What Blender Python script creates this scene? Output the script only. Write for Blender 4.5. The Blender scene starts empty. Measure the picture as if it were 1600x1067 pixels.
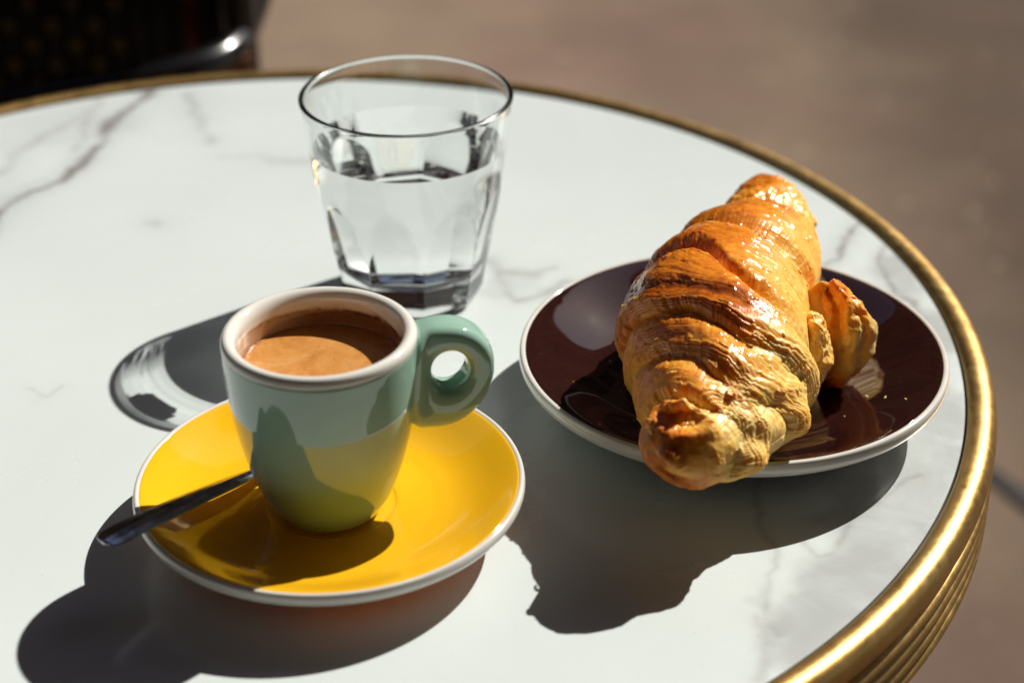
import bpy, math
import numpy as np
from mathutils import Matrix, Vector

# ------------------------------------------------------------------ camera
S = bpy.context.scene
COL = S.collection
R = math.radians
cd = bpy.data.cameras.new('camera')
cam = bpy.data.objects.new('camera', cd); COL.objects.link(cam)
th, ro = R(29.67537), R(-0.32867)
fwd = Vector((0, math.cos(th), -math.sin(th))); rgt = Vector((1, 0, 0)); up = rgt.cross(fwd)
cr_ = rgt*math.cos(ro) + up*math.sin(ro); cu_ = -rgt*math.sin(ro) + up*math.cos(ro)
cam.matrix_world = Matrix(((cr_.x, cu_.x, -fwd.x, 0), (cr_.y, cu_.y, -fwd.y, 0), (cr_.z, cu_.z, -fwd.z, 0.35116), (0, 0, 0, 1)))
cd.sensor_width = 36; cd.lens = 2893.6/1600*36
cd.clip_start = 0.02; cd.clip_end = 2000
cd.dof.use_dof = True; cd.dof.focus_distance = 0.617; cd.dof.aperture_fstop = 7.1
S.camera = cam

# ------------------------------------------------------------------ world, sun, exposure
W = bpy.data.worlds.new('World'); S.world = W; W.use_nodes = True
nt = W.node_tree; nt.nodes.clear()
sky = nt.nodes.new('ShaderNodeTexSky'); sky.sky_type = 'NISHITA'; sky.sun_disc = False
sky.sun_elevation = R(41.2); sky.sun_rotation = R(45.6); sky.air_density = 1.0; sky.dust_density = 1.0; sky.ozone_density = 1.0
bg = nt.nodes.new('ShaderNodeBackground'); bg.inputs[1].default_value = 0.05
wo = nt.nodes.new('ShaderNodeOutputWorld')
nt.links.new(sky.outputs[0], bg.inputs[0]); nt.links.new(bg.outputs[0], wo.inputs[0])
sl = bpy.data.lights.new('sun', 'SUN'); sl.energy = 5.0; sl.angle = R(0.5); sl.color = (1.0, 0.955, 0.88)
sun = bpy.data.objects.new('sun', sl); COL.objects.link(sun)
SUN = Vector((0.81561, 0.79821, 1.0)).normalized()
sun.rotation_euler = SUN.to_track_quat('Z', 'Y').to_euler(); sun.location = SUN*3
try:
    sl.cycles.is_caustics_light = True
except Exception: pass
S.view_settings.view_transform = 'Standard'; S.view_settings.look = 'None'
S.view_settings.exposure = 0.28; S.view_settings.gamma = 1.0; S.view_settings.use_curve_mapping = False
S.cycles.max_bounces = 16; S.cycles.transmission_bounces = 14; S.cycles.glossy_bounces = 6; S.cycles.diffuse_bounces = 6
S.cycles.caustics_refractive = True; S.cycles.caustics_reflective = True
S.cycles.blur_glossy = 0.5
S.cycles.use_denoising = True

# ------------------------------------------------------------------ numpy helpers
def _h(ix, iy, iz, seed):
    n = (ix*374761393 + iy*668265263 + iz*2147483647 + seed*1274126177) & 0xffffffff
    n = ((n ^ (n >> 13))*1274126177) & 0xffffffff
    n = ((n ^ (n >> 16))*2246822519) & 0xffffffff
    return ((n ^ (n >> 15)) & 0xffffff)/float(0xffffff)*2 - 1
def vnoise(p, seed=0):
    p = np.asarray(p, float); i = np.floor(p).astype(np.int64); f = p - i; u = f*f*f*(f*(f*6 - 15) + 10)
    o = 0
    for dx in (0, 1):
        wx = u[..., 0] if dx else 1 - u[..., 0]
        for dy in (0, 1):
            wy = u[..., 1] if dy else 1 - u[..., 1]
            for dz in (0, 1):
                wz = u[..., 2] if dz else 1 - u[..., 2]
                o = o + wx*wy*wz*_h(i[..., 0]+dx, i[..., 1]+dy, i[..., 2]+dz, seed)
    return o
def fbm(p, seed=0, oct=3):
    o = 0; a = 1; p = np.asarray(p, float)
    for k in range(oct): o = o + a*vnoise(p*(2**k)*1.0 + k*17.3, seed + k); a *= .5
    return o
def sstep(a, b, x):
    t = np.clip((x - a)/(b - a), 0, 1); return t*t*(3 - 2*t)
def chaikin(p, n=2, closed=False):
    p = np.array(p, float)
    for _ in range(n):
        q = [] if closed else [p[0]]
        m = len(p) if closed else len(p) - 1
        for i in range(m):
            a, b = p[i], p[(i+1) % len(p)]
            q += [a*.75 + b*.25, a*.25 + b*.75]
        if not closed: q.append(p[-1])
        p = np.array(q)
    return p
def catmull(P, n):
    P = np.array(P, float); P = np.vstack([2*P[0]-P[1], P, 2*P[-1]-P[-2]])
    out = []
    for i in range(1, len(P)-2):
        t = np.linspace(0, 1, n, endpoint=False)[:, None]
        a, b, c, d = P[i-1], P[i], P[i+1], P[i+2]
        out.append(.5*(2*b + (c-a)*t + (2*a-5*b+4*c-d)*t*t + (3*b-a-3*c+d)*t**3))
    out.append(P[-2][None]); return np.vstack(out)

# ------------------------------------------------------------------ object helpers
def mesh_obj(name, V, F, mat, parent=None, smooth=True, attrs=None, idx=None):
    me = bpy.data.meshes.new(name)
    V = np.asarray(V, np.float32)
    if isinstance(F, np.ndarray) and F.ndim == 2:
        me.vertices.add(len(V)); me.vertices.foreach_set('co', V.ravel())
        n, k = F.shape
        me.loops.add(n*k); me.loops.foreach_set('vertex_index', F.ravel().astype(np.int32))
        me.polygons.add(n); me.polygons.foreach_set('loop_start', np.arange(0, n*k, k, dtype=np.int32))
        me.update(calc_edges=True); me.validate()
    else:
        me.from_pydata([tuple(map(float, v)) for v in V], [], [tuple(int(i) for i in f) for f in F]); me.update()
    for m in (mat if isinstance(mat, (list, tuple)) else [mat]): me.materials.append(m)
    if idx is not None: me.polygons.foreach_set('material_index', np.asarray(idx, np.int32))
    if smooth: me.polygons.foreach_set('use_smooth', np.ones(len(me.polygons), bool))
    if attrs:
        for k, v in attrs.items():
            v = np.asarray(v, np.float32)
            a = me.attributes.new(k, 'FLOAT', 'POINT'); a.data.foreach_set('value', v.ravel())
    o = bpy.data.objects.new(name, me); COL.objects.link(o)
    if parent is not None: o.parent = parent
    return o
def tag(o, label=None, cat=None, group=None, kind=None):
    if label: o['label'] = label
    if cat: o['category'] = cat
    if group: o['group'] = group
    if kind: o['kind'] = kind
    return o
def empty(name, loc, label, cat, group=None, rz=0):
    o = bpy.data.objects.new(name, None); COL.objects.link(o); o.location = loc; o.rotation_euler = (0, 0, rz)
    o.empty_display_size = .02
    return tag(o, label, cat, group)
def grid_faces(nu, nv, wrap_v=False, wrap_u=False):
    u = np.arange(nu if wrap_u else nu-1); v = np.arange(nv if wrap_v else nv-1)
    U, Vv = np.meshgrid(u, v, indexing='ij'); U2 = (U+1) % nu; V2 = (Vv+1) % nv
    return np.stack([U*nv+Vv, U2*nv+Vv, U2*nv+V2, U*nv+V2], -1).reshape(-1, 4)
def lathe(name, prof, mat, parent, n=160, ch=2, attrs_fn=None, center=(0, 0)):
    """open or closed profile (r,z) revolved about z"""
    p = chaikin(prof, ch) if ch else np.array(prof, float)
    t = np.linspace(0, 2*np.pi, n, endpoint=False)
    V = np.stack([center[0] + p[:, 0][:, None]*np.cos(t), center[1] + p[:, 0][:, None]*np.sin(t), p[:, 1][:, None] + 0*t], -1)
    F = grid_faces(len(p), n, wrap_v=True)
    Vf = V.reshape(-1, 3)
    at = attrs_fn(Vf) if attrs_fn else None
    o = mesh_obj(name, Vf, F[:, ::-1].copy(), mat, parent, attrs=at)
    # merge pole vertices
    import bmesh
    bm = bmesh.new(); bm.from_mesh(o.data); bmesh.ops.remove_doubles(bm, verts=[v for v in bm.verts if (v.co.x-center[0])**2 + (v.co.y-center[1])**2 < 1e-9], dist=1e-6)
    bmesh.ops.recalc_face_normals(bm, faces=bm.faces); bm.to_mesh(o.data); bm.free()
    o.data.polygons.foreach_set('use_smooth', np.ones(len(o.data.polygons), bool))
    return o
def tube_vf(path, rad, n=12, flat=None):
    P = np.array(path, float); m = len(P)
    rad = np.broadcast_to(np.asarray(rad, float), (m,))
    T = np.gradient(P, axis=0); T /= np.linalg.norm(T, axis=1)[:, None]
    ref = np.array([0, 0, 1.]) if abs(T[0, 2]) < .9 else np.array([1., 0, 0])
    N = []; prev = ref - T[0]*(ref@T[0]); prev /= np.linalg.norm(prev)
    for i in range(m):
        prev = prev - T[i]*(prev@T[i]); prev = prev/np.linalg.norm(prev); N.append(prev)
    N = np.array(N); B = np.cross(T, N)
    t = np.linspace(0, 2*np.pi, n, endpoint=False)
    V = P[:, None] + rad[:, None, None]*(np.cos(t)[None, :, None]*N[:, None] + np.sin(t)[None, :, None]*B[:, None])
    V = V.reshape(-1, 3); F = [tuple(f) for f in grid_faces(m, n, wrap_v=True)]
    F.append(tuple(range(n))[::-1]); F.append(tuple((m-1)*n + np.arange(n)))
    return V, F
def tube(name, path, rad, mat, parent, n=12):
    V, F = tube_vf(path, rad, n); return mesh_obj(name, V, F, mat, parent)
def join_vf(parts):
    Vs, Fs, o = [], [], 0
    for V, F in parts:
        Vs.append(np.asarray(V)); Fs += [tuple(int(i)+o for i in f) for f in F]; o += len(V)
    return np.vstack(Vs), Fs
def box_vf(c, s, rot=None):
    v = np.array([[x, y, z] for x in (-.5, .5) for y in (-.5, .5) for z in (-.5, .5)])*np.array(s)
    if rot is not None: v = v@np.array(rot).T
    v = v + np.array(c)
    return v, [(0, 1, 3, 2), (4, 6, 7, 5), (0, 4, 5, 1), (2, 3, 7, 6), (0, 2, 6, 4), (1, 5, 7, 3)]

# ------------------------------------------------------------------ materials
class M:
    def __init__(s, name, **kw):
        s.m = bpy.data.materials.new(name); s.m.use_nodes = True; s.t = s.m.node_tree
        s.b = s.t.nodes['Principled BSDF']
        for k, v in kw.items(): s.set(k, v)
    def set(s, k, v):
        k = {'color': 'Base Color', 'rough': 'Roughness', 'metal': 'Metallic', 'ior': 'IOR', 'coat': 'Coat Weight', 'coatr': 'Coat Roughness',
             'trans': 'Transmission Weight', 'spec': 'Specular IOR Level', 'sss': 'Subsurface Weight'}.get(k, k)
        if isinstance(v, tuple) and len(v) == 3: v = (*v, 1)
        s.b.inputs[k].default_value = v
    def n(s, typ, **kw):
        nd = s.t.nodes.new('ShaderNode'+typ)
        for k, v in kw.items(): setattr(nd, k, v)
        return nd
    def l(s, a, b): s.t.links.new(a, b)
    def to(s, out, k): s.l(out, s.b.inputs[k])
    def coord(s, scale=(1, 1, 1), kind='Object'):
        tc = s.n('TexCoord'); mp = s.n('Mapping'); mp.inputs['Scale'].default_value = scale; s.l(tc.outputs[kind], mp.inputs[0]); return mp.outputs[0]
    def noise(s, vec, scale, detail=3, rough=.5, dist=0):
        x = s.n('TexNoise'); x.inputs['Scale'].default_value = scale; x.inputs['Detail'].default_value = detail
        x.inputs['Roughness'].default_value = rough; x.inputs['Distortion'].default_value = dist
        if vec is not None: s.l(vec, x.inputs['Vector'])
        return x.outputs['Fac']
    def ramp(s, fac, stops):
        x = s.n('ValToRGB'); e = x.color_ramp.elements
        while len(e) < len(stops): e.new(.5)
        for el, (p, c) in zip(e, stops): el.position = p; el.color = (*c, 1) if len(c) == 3 else c
        s.l(fac, x.inputs[0]); return x.outputs[0]
    def mr(s, v, a, b, c, d):
        x = s.n('MapRange'); 
        for i, q in zip((1, 2, 3, 4), (a, b, c, d)): x.inputs[i].default_value = q
        s.l(v, x.inputs[0]); return x.outputs[0]
    def math(s, op, a, b=None):
        x = s.n('Math', operation=op)
        for i, q in enumerate((a, b)):
            if q is None: continue
            if isinstance(q, (int, float)): x.inputs[i].default_value = q
            else: s.l(q, x.inputs[i])
        return x.outputs[0]
    def mix(s, f, a, b, mode='MIX'):
        x = s.n('Mix', data_type='RGBA', blend_type=mode)
        for sock, q in ((x.inputs[0], f), (x.inputs[6], a), (x.inputs[7], b)):
            if isinstance(q, (int, float)): sock.default_value = q
            elif isinstance(q, tuple): sock.default_value = (*q, 1)
            else: s.l(q, sock)
        return x.outputs[2]
    def attr(s, name):
        x = s.n('Attribute', attribute_name=name); return x.outputs['Fac']
    def bump(s, h, strength, dist, nrm=None):
        x = s.n('Bump'); x.inputs['Strength'].default_value = strength; x.inputs['Distance'].default_value = dist
        s.l(h, x.inputs['Height'])
        if nrm is not None: s.l(nrm, x.inputs['Normal'])
        s.to(x.outputs[0], 'Normal'); return x.outputs[0]

def ceramic(name, col, rough=.07, coat=.6, speck=None, through=0):
    m = M(name, color=col, rough=rough, coat=coat, coatr=.03)
    v = m.coord()
    nz = m.noise(v, 60, 3)
    c2 = tuple(c*(.97 if through else .9) for c in col)
    m.to(m.mix(m.mr(nz, .35, .65, 0, 1), col, c2), 'Base Color')
    m.to(m.mr(m.noise(v, 35, 4), .3, .7, rough*.7, rough*1.9), 'Roughness')
    m.bump(m.noise(v, 90, 2), .06, .0006)
    if speck:
        # fine dust on the glaze
        s = m.noise(v, 1400, 2); m.to(m.mix(m.mr(s, .72, .78, 0, .5), m.b.inputs['Base Color'].links[0].from_socket, speck), 'Base Color')
    if through:
        # thin stoneware lets a little sunlight through
        tr = m.n('BsdfTranslucent'); tr.inputs[0].default_value = (*col, 1); mx = m.n('MixShader'); mx.inputs[0].default_value = through
        m.l(m.b.outputs[0], mx.inputs[1]); m.l(tr.outputs[0], mx.inputs[2]); m.l(mx.outputs[0], m.t.nodes['Material Output'].inputs[0])
    return m.m

# marble laminate
m = M('marble', rough=.2, coat=.25, coatr=.08)
v = m.coord()
base = m.mix(m.mr(m.noise(v, 9, 4), .35, .7, 0, 1), (.675, .735, .727), (.63, .69, .682))
cl = m.attr('cloud'); clf = m.math('MULTIPLY', cl, m.mr(m.noise(v, 38, 6, .65, .6), .28, .6, .5, 1.0))
base = m.mix(clf, base, (.43, .455, .455))
ve = m.attr('vein'); vef = m.math('MULTIPLY', ve, m.mr(m.noise(v, 70, 5, .6), .3, .62, .35, 1.0))
base = m.mix(vef, base, (.27, .258, .255))
sp = m.mr(m.noise(v, 900, 1), .765, .79, 0, .55); base = m.mix(sp, base, (.25, .2, .16))
m.to(base, 'Base Color')
m.to(m.mr(m.noise(v, 25, 5), .3, .7, .14, .3), 'Roughness')
m.bump(m.noise(v, 350, 3), .05, .0004)
MARBLE = m.m
# brass
m = M('brass', metal=1.0, rough=.3)
v = m.coord((1, 1, 1))
ns = m.noise(v, 220, 5, .65)
m.to(m.ramp(m.noise(v, 45, 5, .6), [(.25, (.50, .30, .095)), (.5, (.60, .375, .13)), (.75, (.68, .46, .18))]), 'Base Color')
m.to(m.mix(m.mr(m.noise(v, 260, 6, .7), .60, .72, 0, .75), m.b.inputs['Base Color'].links[0].from_socket, (.22, .12, .04)), 'Base Color')
m.to(m.mr(ns, .3, .7, .33, .46), 'Roughness')
m.bump(m.noise(v, 420, 3, .6), .05, .0003)
BRASS = m.m
m = M('dark_grime', color=(.03, .022, .015), rough=.8); GRIME = m.m
MINT = ceramic('mint_glaze', (.33, .53, .43), .05)
WHITE = ceramic('white_porcelain', (.74, .72, .665), .06)
YELLOW = ceramic('yellow_glaze', (.97, .52, .014), .06, coat=.3, through=.09)
YELLOW_THIN = ceramic('yellow_glaze_underside', (.96, .495, .014), .1, through=.8)
BROWN = ceramic('dark_brown_glaze', (.026, .0075, .006), .022, speck=(.3, .24, .2))
# cup lining with coffee stain
m = M('stained_porcelain', rough=.08, coat=.5, coatr=.03)
v = m.coord()
st = m.attr('stain'); cr = m.attr('crust')
c = m.mix(m.math('MULTIPLY', st, m.mr(m.noise(v, 120, 4), .3, .7, .75, 1)), (.78, .765, .70), (.64, .40, .20))
c = m.mix(m.attr('wet_shade'), c, (.24, .08, .02))  # coffee film, its colour also holding the shade of the back wall
c = m.mix(m.math('MULTIPLY', cr, m.mr(m.noise(v, 500, 4, .7), .3, .65, .3, 1)), c, (.10, .028, .008))
m.to(c, 'Base Color'); LINING = m.m
m = M('crema', rough=.28, coat=.35, coatr=.12)
v = m.coord()
f1 = m.noise(v, 55, 5, .6, 1.5); f2 = m.noise(v, 1100, 3, .7)
c = m.ramp(f1, [(.3, (.47, .185, .035)), (.52, (.60, .27, .07)), (.75, (.68, .36, .13))])
c = m.mix(m.mr(f2, .34, .42, .6, 0), c, (.24, .085, .02))
c = m.mix(m.mr(m.noise(v, 380, 4, .7), .62, .72, 0, .45), c, (.80, .52, .24))
c = m.mix(m.math('MULTIPLY', m.attr('edge'), m.mr(m.noise(v, 600, 4, .7), .35, .6, .3, 1)), c, (.22, .07, .016))
m.to(c, 'Base Color'); m.bump(f2, .25, .0002); CREMA = m.m
m = M('spoon_steel', metal=1.0, rough=.16, color=(.52, .53, .56)); v = m.coord((1, 1, 1)); m.to(m.mr(m.noise(v, 300, 4), .3, .7, .1, .24), 'Roughness'); STEEL = m.m
GLASS = M('clear_glass', color=(.97, .995, .985), rough=0.0, trans=1.0, ior=1.5).m
WATER = M('clear_water', color=(1, 1, 1), rough=0.0, trans=1.0, ior=1.333).m
# the wetted wall: where water meets glass, one boundary with the ratio of the two indices
WETWALL = M('water_against_glass', color=(1, 1, 1), rough=0.0, trans=1.0, ior=1.5/1.333).m
# pastry
def pastry(name, shift=0.0, glossy=1.0):
    m = M(name)
    v = m.coord()
    tn = m.attr('tone')
    tn = m.math('ADD', tn, m.mr(m.noise(v, 420, 5, .65), .25, .75, -.13+shift, .13+shift))
    col = m.ramp(tn, [(.0, (.97, .69, .25)), (.2, (.97, .56, .115)), (.4, (.92, .385, .04)), (.6, (.68, .19, .014)), (.8, (.30, .06, .005)), (1, (.11, .025, .003))])
    m.to(col, 'Base Color')
    m.to(m.mr(m.math('ADD', m.attr('gloss'), m.mr(m.noise(v, 150, 4), .3, .7, -.25, .25)), 0, 1, .55, .16), 'Roughness')
    m.to(m.mr(m.attr('gloss'), 0, 1, .0, .35*glossy), 'Coat Weight'); m.set('coatr', .2)
    h = m.math('ADD', m.noise(v, 620, 4, .6), m.math('MULTIPLY', m.noise(v, 230, 3), .8))
    m.bump(h, .15, .0003)
    m.set('sss', .35); m.b.inputs['Subsurface Radius'].default_value = (.004, .0018, .0006); m.b.inputs['Subsurface Scale'].default_value = 1.0
    return m.m
PASTRY = pastry('pastry_crust')
# background
m = M('pavement', rough=.95, spec=.12)
v = m.coord()
a = m.noise(v, 2.1, 3, .55, .4); b_ = m.noise(v, 5.5, 4, .6)
c = m.mix(m.mr(a, .4, .6, 0, 1), (.30, .216, .147), (.26, .162, .123))
c = m.mix(m.mr(b_, .38, .64, 0, .4), c, (.168, .123, .086))
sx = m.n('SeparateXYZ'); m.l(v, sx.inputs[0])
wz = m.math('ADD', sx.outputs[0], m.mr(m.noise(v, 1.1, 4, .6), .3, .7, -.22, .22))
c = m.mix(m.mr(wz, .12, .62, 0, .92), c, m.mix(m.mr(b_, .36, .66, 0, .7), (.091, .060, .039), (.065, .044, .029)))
c = m.mix(m.mr(m.noise(v, 38, 2), .70, .74, 0, .7), c, (.50, .40, .28))
c = m.mix(m.mr(m.noise(v, 160, 3), .3, .7, 0, .5), c, (.11, .085, .07))
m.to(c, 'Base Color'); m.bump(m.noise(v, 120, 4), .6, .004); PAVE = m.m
TAR = M('tar_joint', color=(.03, .025, .022), rough=.9).m
BLACKW = M('black_weave', color=(.006, .006, .006), rough=.6).m
CREAMW = M('ochre_weave', color=(.10, .08, .025), rough=.6).m
BLACKL = M('black_lacquer', color=(.008, .007, .007), rough=.22, coat=.6, coatr=.05).m
RATTAN = M('brown_rattan', color=(.22, .10, .045), rough=.45).m
REDW = M('dark_red_lacquer', color=(.09, .006, .005), rough=.4).m

# ------------------------------------------------------------------ ground
GZ = -0.75
V, F = box_vf((0, 0, GZ-.05), (400, 400, .1))
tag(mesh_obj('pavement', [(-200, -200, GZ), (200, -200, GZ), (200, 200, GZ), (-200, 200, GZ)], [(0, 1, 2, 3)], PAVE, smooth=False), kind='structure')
jv = []
for (x0, y0, x1, y1, w) in ((.40, 1.84, .80, 1.10, .022),):
    d = np.array([x1-x0, y1-y0]); d = d/np.linalg.norm(d); n_ = np.array([-d[1], d[0]])*w/2
    P0 = np.array([x0, y0]) - d*0; P1 = np.array([x1, y1])
    k = 24
    pts = [P0 + (P1-P0)*i/k for i in range(k+1)]
    V = []
    for i, q in enumerate(pts):
        ww = 1 + .25*math.sin(i*1.7)
        V += [(*(q + n_*ww), GZ+.004), (*(q - n_*ww), GZ+.004)]
    F = [(2*i, 2*i+1, 2*i+3, 2*i+2) for i in range(k)]
    tag(mesh_obj('pavement_joint', V, F, TAR, smooth=False), kind='structure')

# ------------------------------------------------------------------ table
TX, TY, TR = -0.09858, 0.62063, 0.2669
table = empty('round_table', (TX, TY, GZ), 'round cafe table with white grey-veined marble top and ribbed brass edge', 'table')
def tloc(V): return np.asarray(V) - np.array([TX, TY, GZ])
veins = [
 ([(-0.1793, 0.8706), (-0.1886, 0.8418), (-0.1929, 0.8145), (-0.1996, 0.78), (-0.2116, 0.7538), (-0.2185, 0.7341), (-0.2251, 0.7152), (-.238, .68), (-.262, .64)], .0024, 1.0),
 ([(-0.2059, 0.8668), (-0.2082, 0.8381), (-0.2228, 0.8187), (-0.2327, 0.8022), (-0.2387, 0.7713)], .0028, .3),
 ([(-0.2035, 0.8461), (-0.2021, 0.8146), (-0.2074, 0.796)], .002, .35),
 ([(-0.1594, 0.8661), (-0.152, 0.8413), (-0.1444, 0.81)], .0022, .35), ([(-0.1354, 0.795), (-0.1192, 0.7962), (-0.094, 0.7828), (-0.0877, 0.7784)], .0022, .25),
 ([(0.1508, 0.7197), (0.1378, 0.6983), (0.128, 0.6779), (0.1234, 0.6638)], .0012, .75),
 ([(0.1556, 0.6951), (0.1509, 0.6776), (0.1536, 0.6662), (0.1542, 0.6552), (0.1578, 0.6471), (0.1588, 0.6015)], .0014, .6),
 ([(-0.0105, 0.6883), (-0.0064, 0.6767), (0.0001, 0.6653), (0.0052, 0.6532), (0.0156, 0.6569), (0.0261, 0.665)], .0016, .38),
 ([(-0.0077, 0.6767), (0.008, 0.6708), (0.0187, 0.6792)], .0016, .3),
 ([(0.0879, 0.5245), (0.0844, 0.5055), (0.0812, 0.4875), (0.0836, 0.4737), (0.0783, 0.4478), (0.0777, 0.4355)], .0011, .3),
 ([(0.0933, 0.4856), (0.0983, 0.4776), (0.1027, 0.4796), (0.1124, 0.5016), (0.1288, 0.5163), (0.1389, 0.524)], .0008, .4),
 ([(0.0754, 0.4478), (0.0745, 0.4326), (0.0697, 0.4161)], .0014, .35),
 ([(-0.1784, 0.5866), (-0.1734, 0.5797), (-0.1678, 0.5865)], .001, .25), ([(-0.1587, 0.7206), (-0.154, 0.7174)], .002, .3),
 ([(-.03, .30), (-.05, .40), (-.12, .43), (-.2, .5), (-.3, .52)], .002, .0),
]
clouds = [(.1077, .4668, .026, .95), (.0939, .4477, .018, .9), (.1290, .5088, .025, .9), (.1492, .5651, .024, .85), (.1578, .6212, .022, .85), (.1620, .6746, .020, .95), (.096, .43, .018, .85), (.118, .488, .024, .95), (.14, .535, .024, .9),
          (.0035, .662, .015, .35), (-.225, .83, .035, .28), (-.24, .76, .03, .2)]
nr, na = 300, 1400
rr = np.linspace(0, 1, nr)**.9*TR
tt = np.linspace(0, 2*np.pi, na, endpoint=False)
VV = np.stack([rr[:, None]*np.cos(tt), rr[:, None]*np.sin(tt), 0*rr[:, None]*tt], -1).reshape(-1, 3)
Wd = VV[:, :2] + np.array([TX, TY])
q3 = np.concatenate([Wd, np.zeros((len(Wd), 1))], 1)
warp = np.stack([fbm(q3*35, 5, 4), fbm(q3*35, 9, 4)], -1)*.0045
Ww = Wd + warp
vein = np.zeros(len(Wd))
for pts, w, a in veins:
    pts = np.array(pts); d = np.full(len(Wd), 9.)
    for A, B in zip(pts[:-1], pts[1:]):
        D = B-A; s = np.clip(((Ww-A)@D)/(D@D), 0, 1); d = np.minimum(d, np.linalg.norm(Ww - A - s[:, None]*D, axis=1))
    wl = w*(.7 + .6*(vnoise(q3*60, 3)+1)/2*2)
    vein = np.maximum(vein, a*np.exp(-(d/wl)**2) + .30*a*np.exp(-(d/(w*4.5))**2))
cloud = np.zeros(len(Wd)); W2 = Wd + np.stack([fbm(q3*60, 15, 4), fbm(q3*60, 19, 4)], -1)*.007
for x, y, r_, a in clouds: cloud = np.maximum(cloud, a*(1-sstep(.55, 1.15, np.linalg.norm(W2-np.array([x, y]), axis=1)/r_)))
VV[:, 2] = -GZ
Ft = grid_faces(nr, na, wrap_v=True)
marble = mesh_obj('marble_top', VV, Ft, MARBLE, table, smooth=False, attrs={'vein': vein, 'cloud': cloud})
def tl(name, prof, mat, ch=2, n=360):
    return lathe(name, [(r_, z-GZ) for r_, z in prof], mat, table, n=n, ch=ch)
tl('core_board', [(0, -.004), (.2660, -.004), (.2660, -.030), (0, -.030)], GRIME, ch=0, n=180)
tl('edge_gap', [(.2668, -.0006), (.2676, -.0014), (.2684, -.0010), (.2684, -.003), (.2668, -.003)], GRIME, ch=0)
tl('brass_rim', [(.2674, -.003), (.2674, -.0002), (.2690, .0022), (.2725, .0030), (.2762, .0018), (.2785, -.0018), (.2786, -.0060), (.2766, -.0088), (.2735, -.0096), (.2700, -.0096), (.2680, -.008), (.2674, -.003)], BRASS, ch=3)
for k in range(4):
    z0 = -.0094 - k*.0062
    tl('brass_rib', [(.2700, z0), (.2762, z0-.0002), (.2782, z0-.0016), (.2788, z0-.0031), (.2782, z0-.0046), (.2762, z0-.0060), (.2700, z0-.0062)], BRASS, ch=2)
tl('underside_board', [(0, -.0305), (.268, -.0305), (.268, -.036), (0, -.036)], GRIME, ch=0, n=120)
tl('pedestal', [(.0, -.036), (.07, -.036), (.07, -.042), (.025, -.05), (.025, GZ+.06), (.05, GZ+.045), (.2, GZ+.018), (.21, GZ+.002), (0, GZ+.002)], BLACKL, ch=1, n=64)

# ------------------------------------------------------------------ saucers
def saucer(name, x, y, top, body, glaze, label, cat, group, split, under=None):
    root = empty(name, (x, y, 0.0004), label, cat, group)
    lathe('glazed_well', top, glaze, root, n=220, ch=3)
    k = [i for i, q in enumerate(body) if q[0] < split][1]
    lathe('white_rim', body[:k], WHITE, root, n=220, ch=3)
    lathe('glazed_underside', [(body[k-1][0]-.0006, body[k-1][1]+.0010)] + [(body[k-1][0]-.0001, body[k-1][1]+.0001)] + body[k-1:], under or glaze, root, n=220, ch=2)
    return root
S1 = (-.05875, .49636); S2 = (.07841, .57121)
y_top = [(0, .0082), (.018, .0082), (.0205, .0082), (.0215, .0088), (.030, .0089), (.0335, .0089), (.0352, .0091), (.040, .0096), (.045, .0110), (.050, .0131), (.055, .0156), (.0595, .01775), (.0608, .01815), (.0610, .0174)]
y_body = [(.0600, .0172), (.0609, .01815), (.0618, .0184), (.0626, .0179), (.0630, .0156), (.0616, .0135), (.0604, .0138), (.0600, .0132), (.052, .0101), (.042, .0066), (.0365, .0048), (.0355, .0), (.0335, .0), (.032, .0035), (0, .0035), (0, .005)]
b_top = [(0, .0070), (.022, .0070), (.030, .0071), (.036, .0076), (.042, .0088), (.048, .0108), (.054, .0135), (.062, .0174), (.069, .0207), (.0725, .0221), (.0738, .0223), (.0740, .0216)]
b_body = [(.0728, .0212), (.0738, .0224), (.0748, .02255), (.0757, .0220), (.0761, .0191), (.0747, .0166), (.0733, .0169), (.0728, .0163), (.062, .0123), (.050, .0082), (.042, .0052), (.041, 0), (.0385, 0), (.037, .0035), (0, .0035), (0, .005)]
saucer('saucer', *S1, y_top, y_body, YELLOW, 'yellow glazed saucer with white rim under the espresso cup', 'saucer', 'glazed saucers on the table', .06, YELLOW_THIN)
saucer('saucer', *S2, b_top, b_body, BROWN, 'glossy dark brown saucer with white rim under the croissant', 'saucer', 'glazed saucers on the table', .07)
_bt = chaikin(b_top, 3)
def saucer_h(rho): return np.interp(rho, _bt[:, 0], _bt[:, 1])

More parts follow.
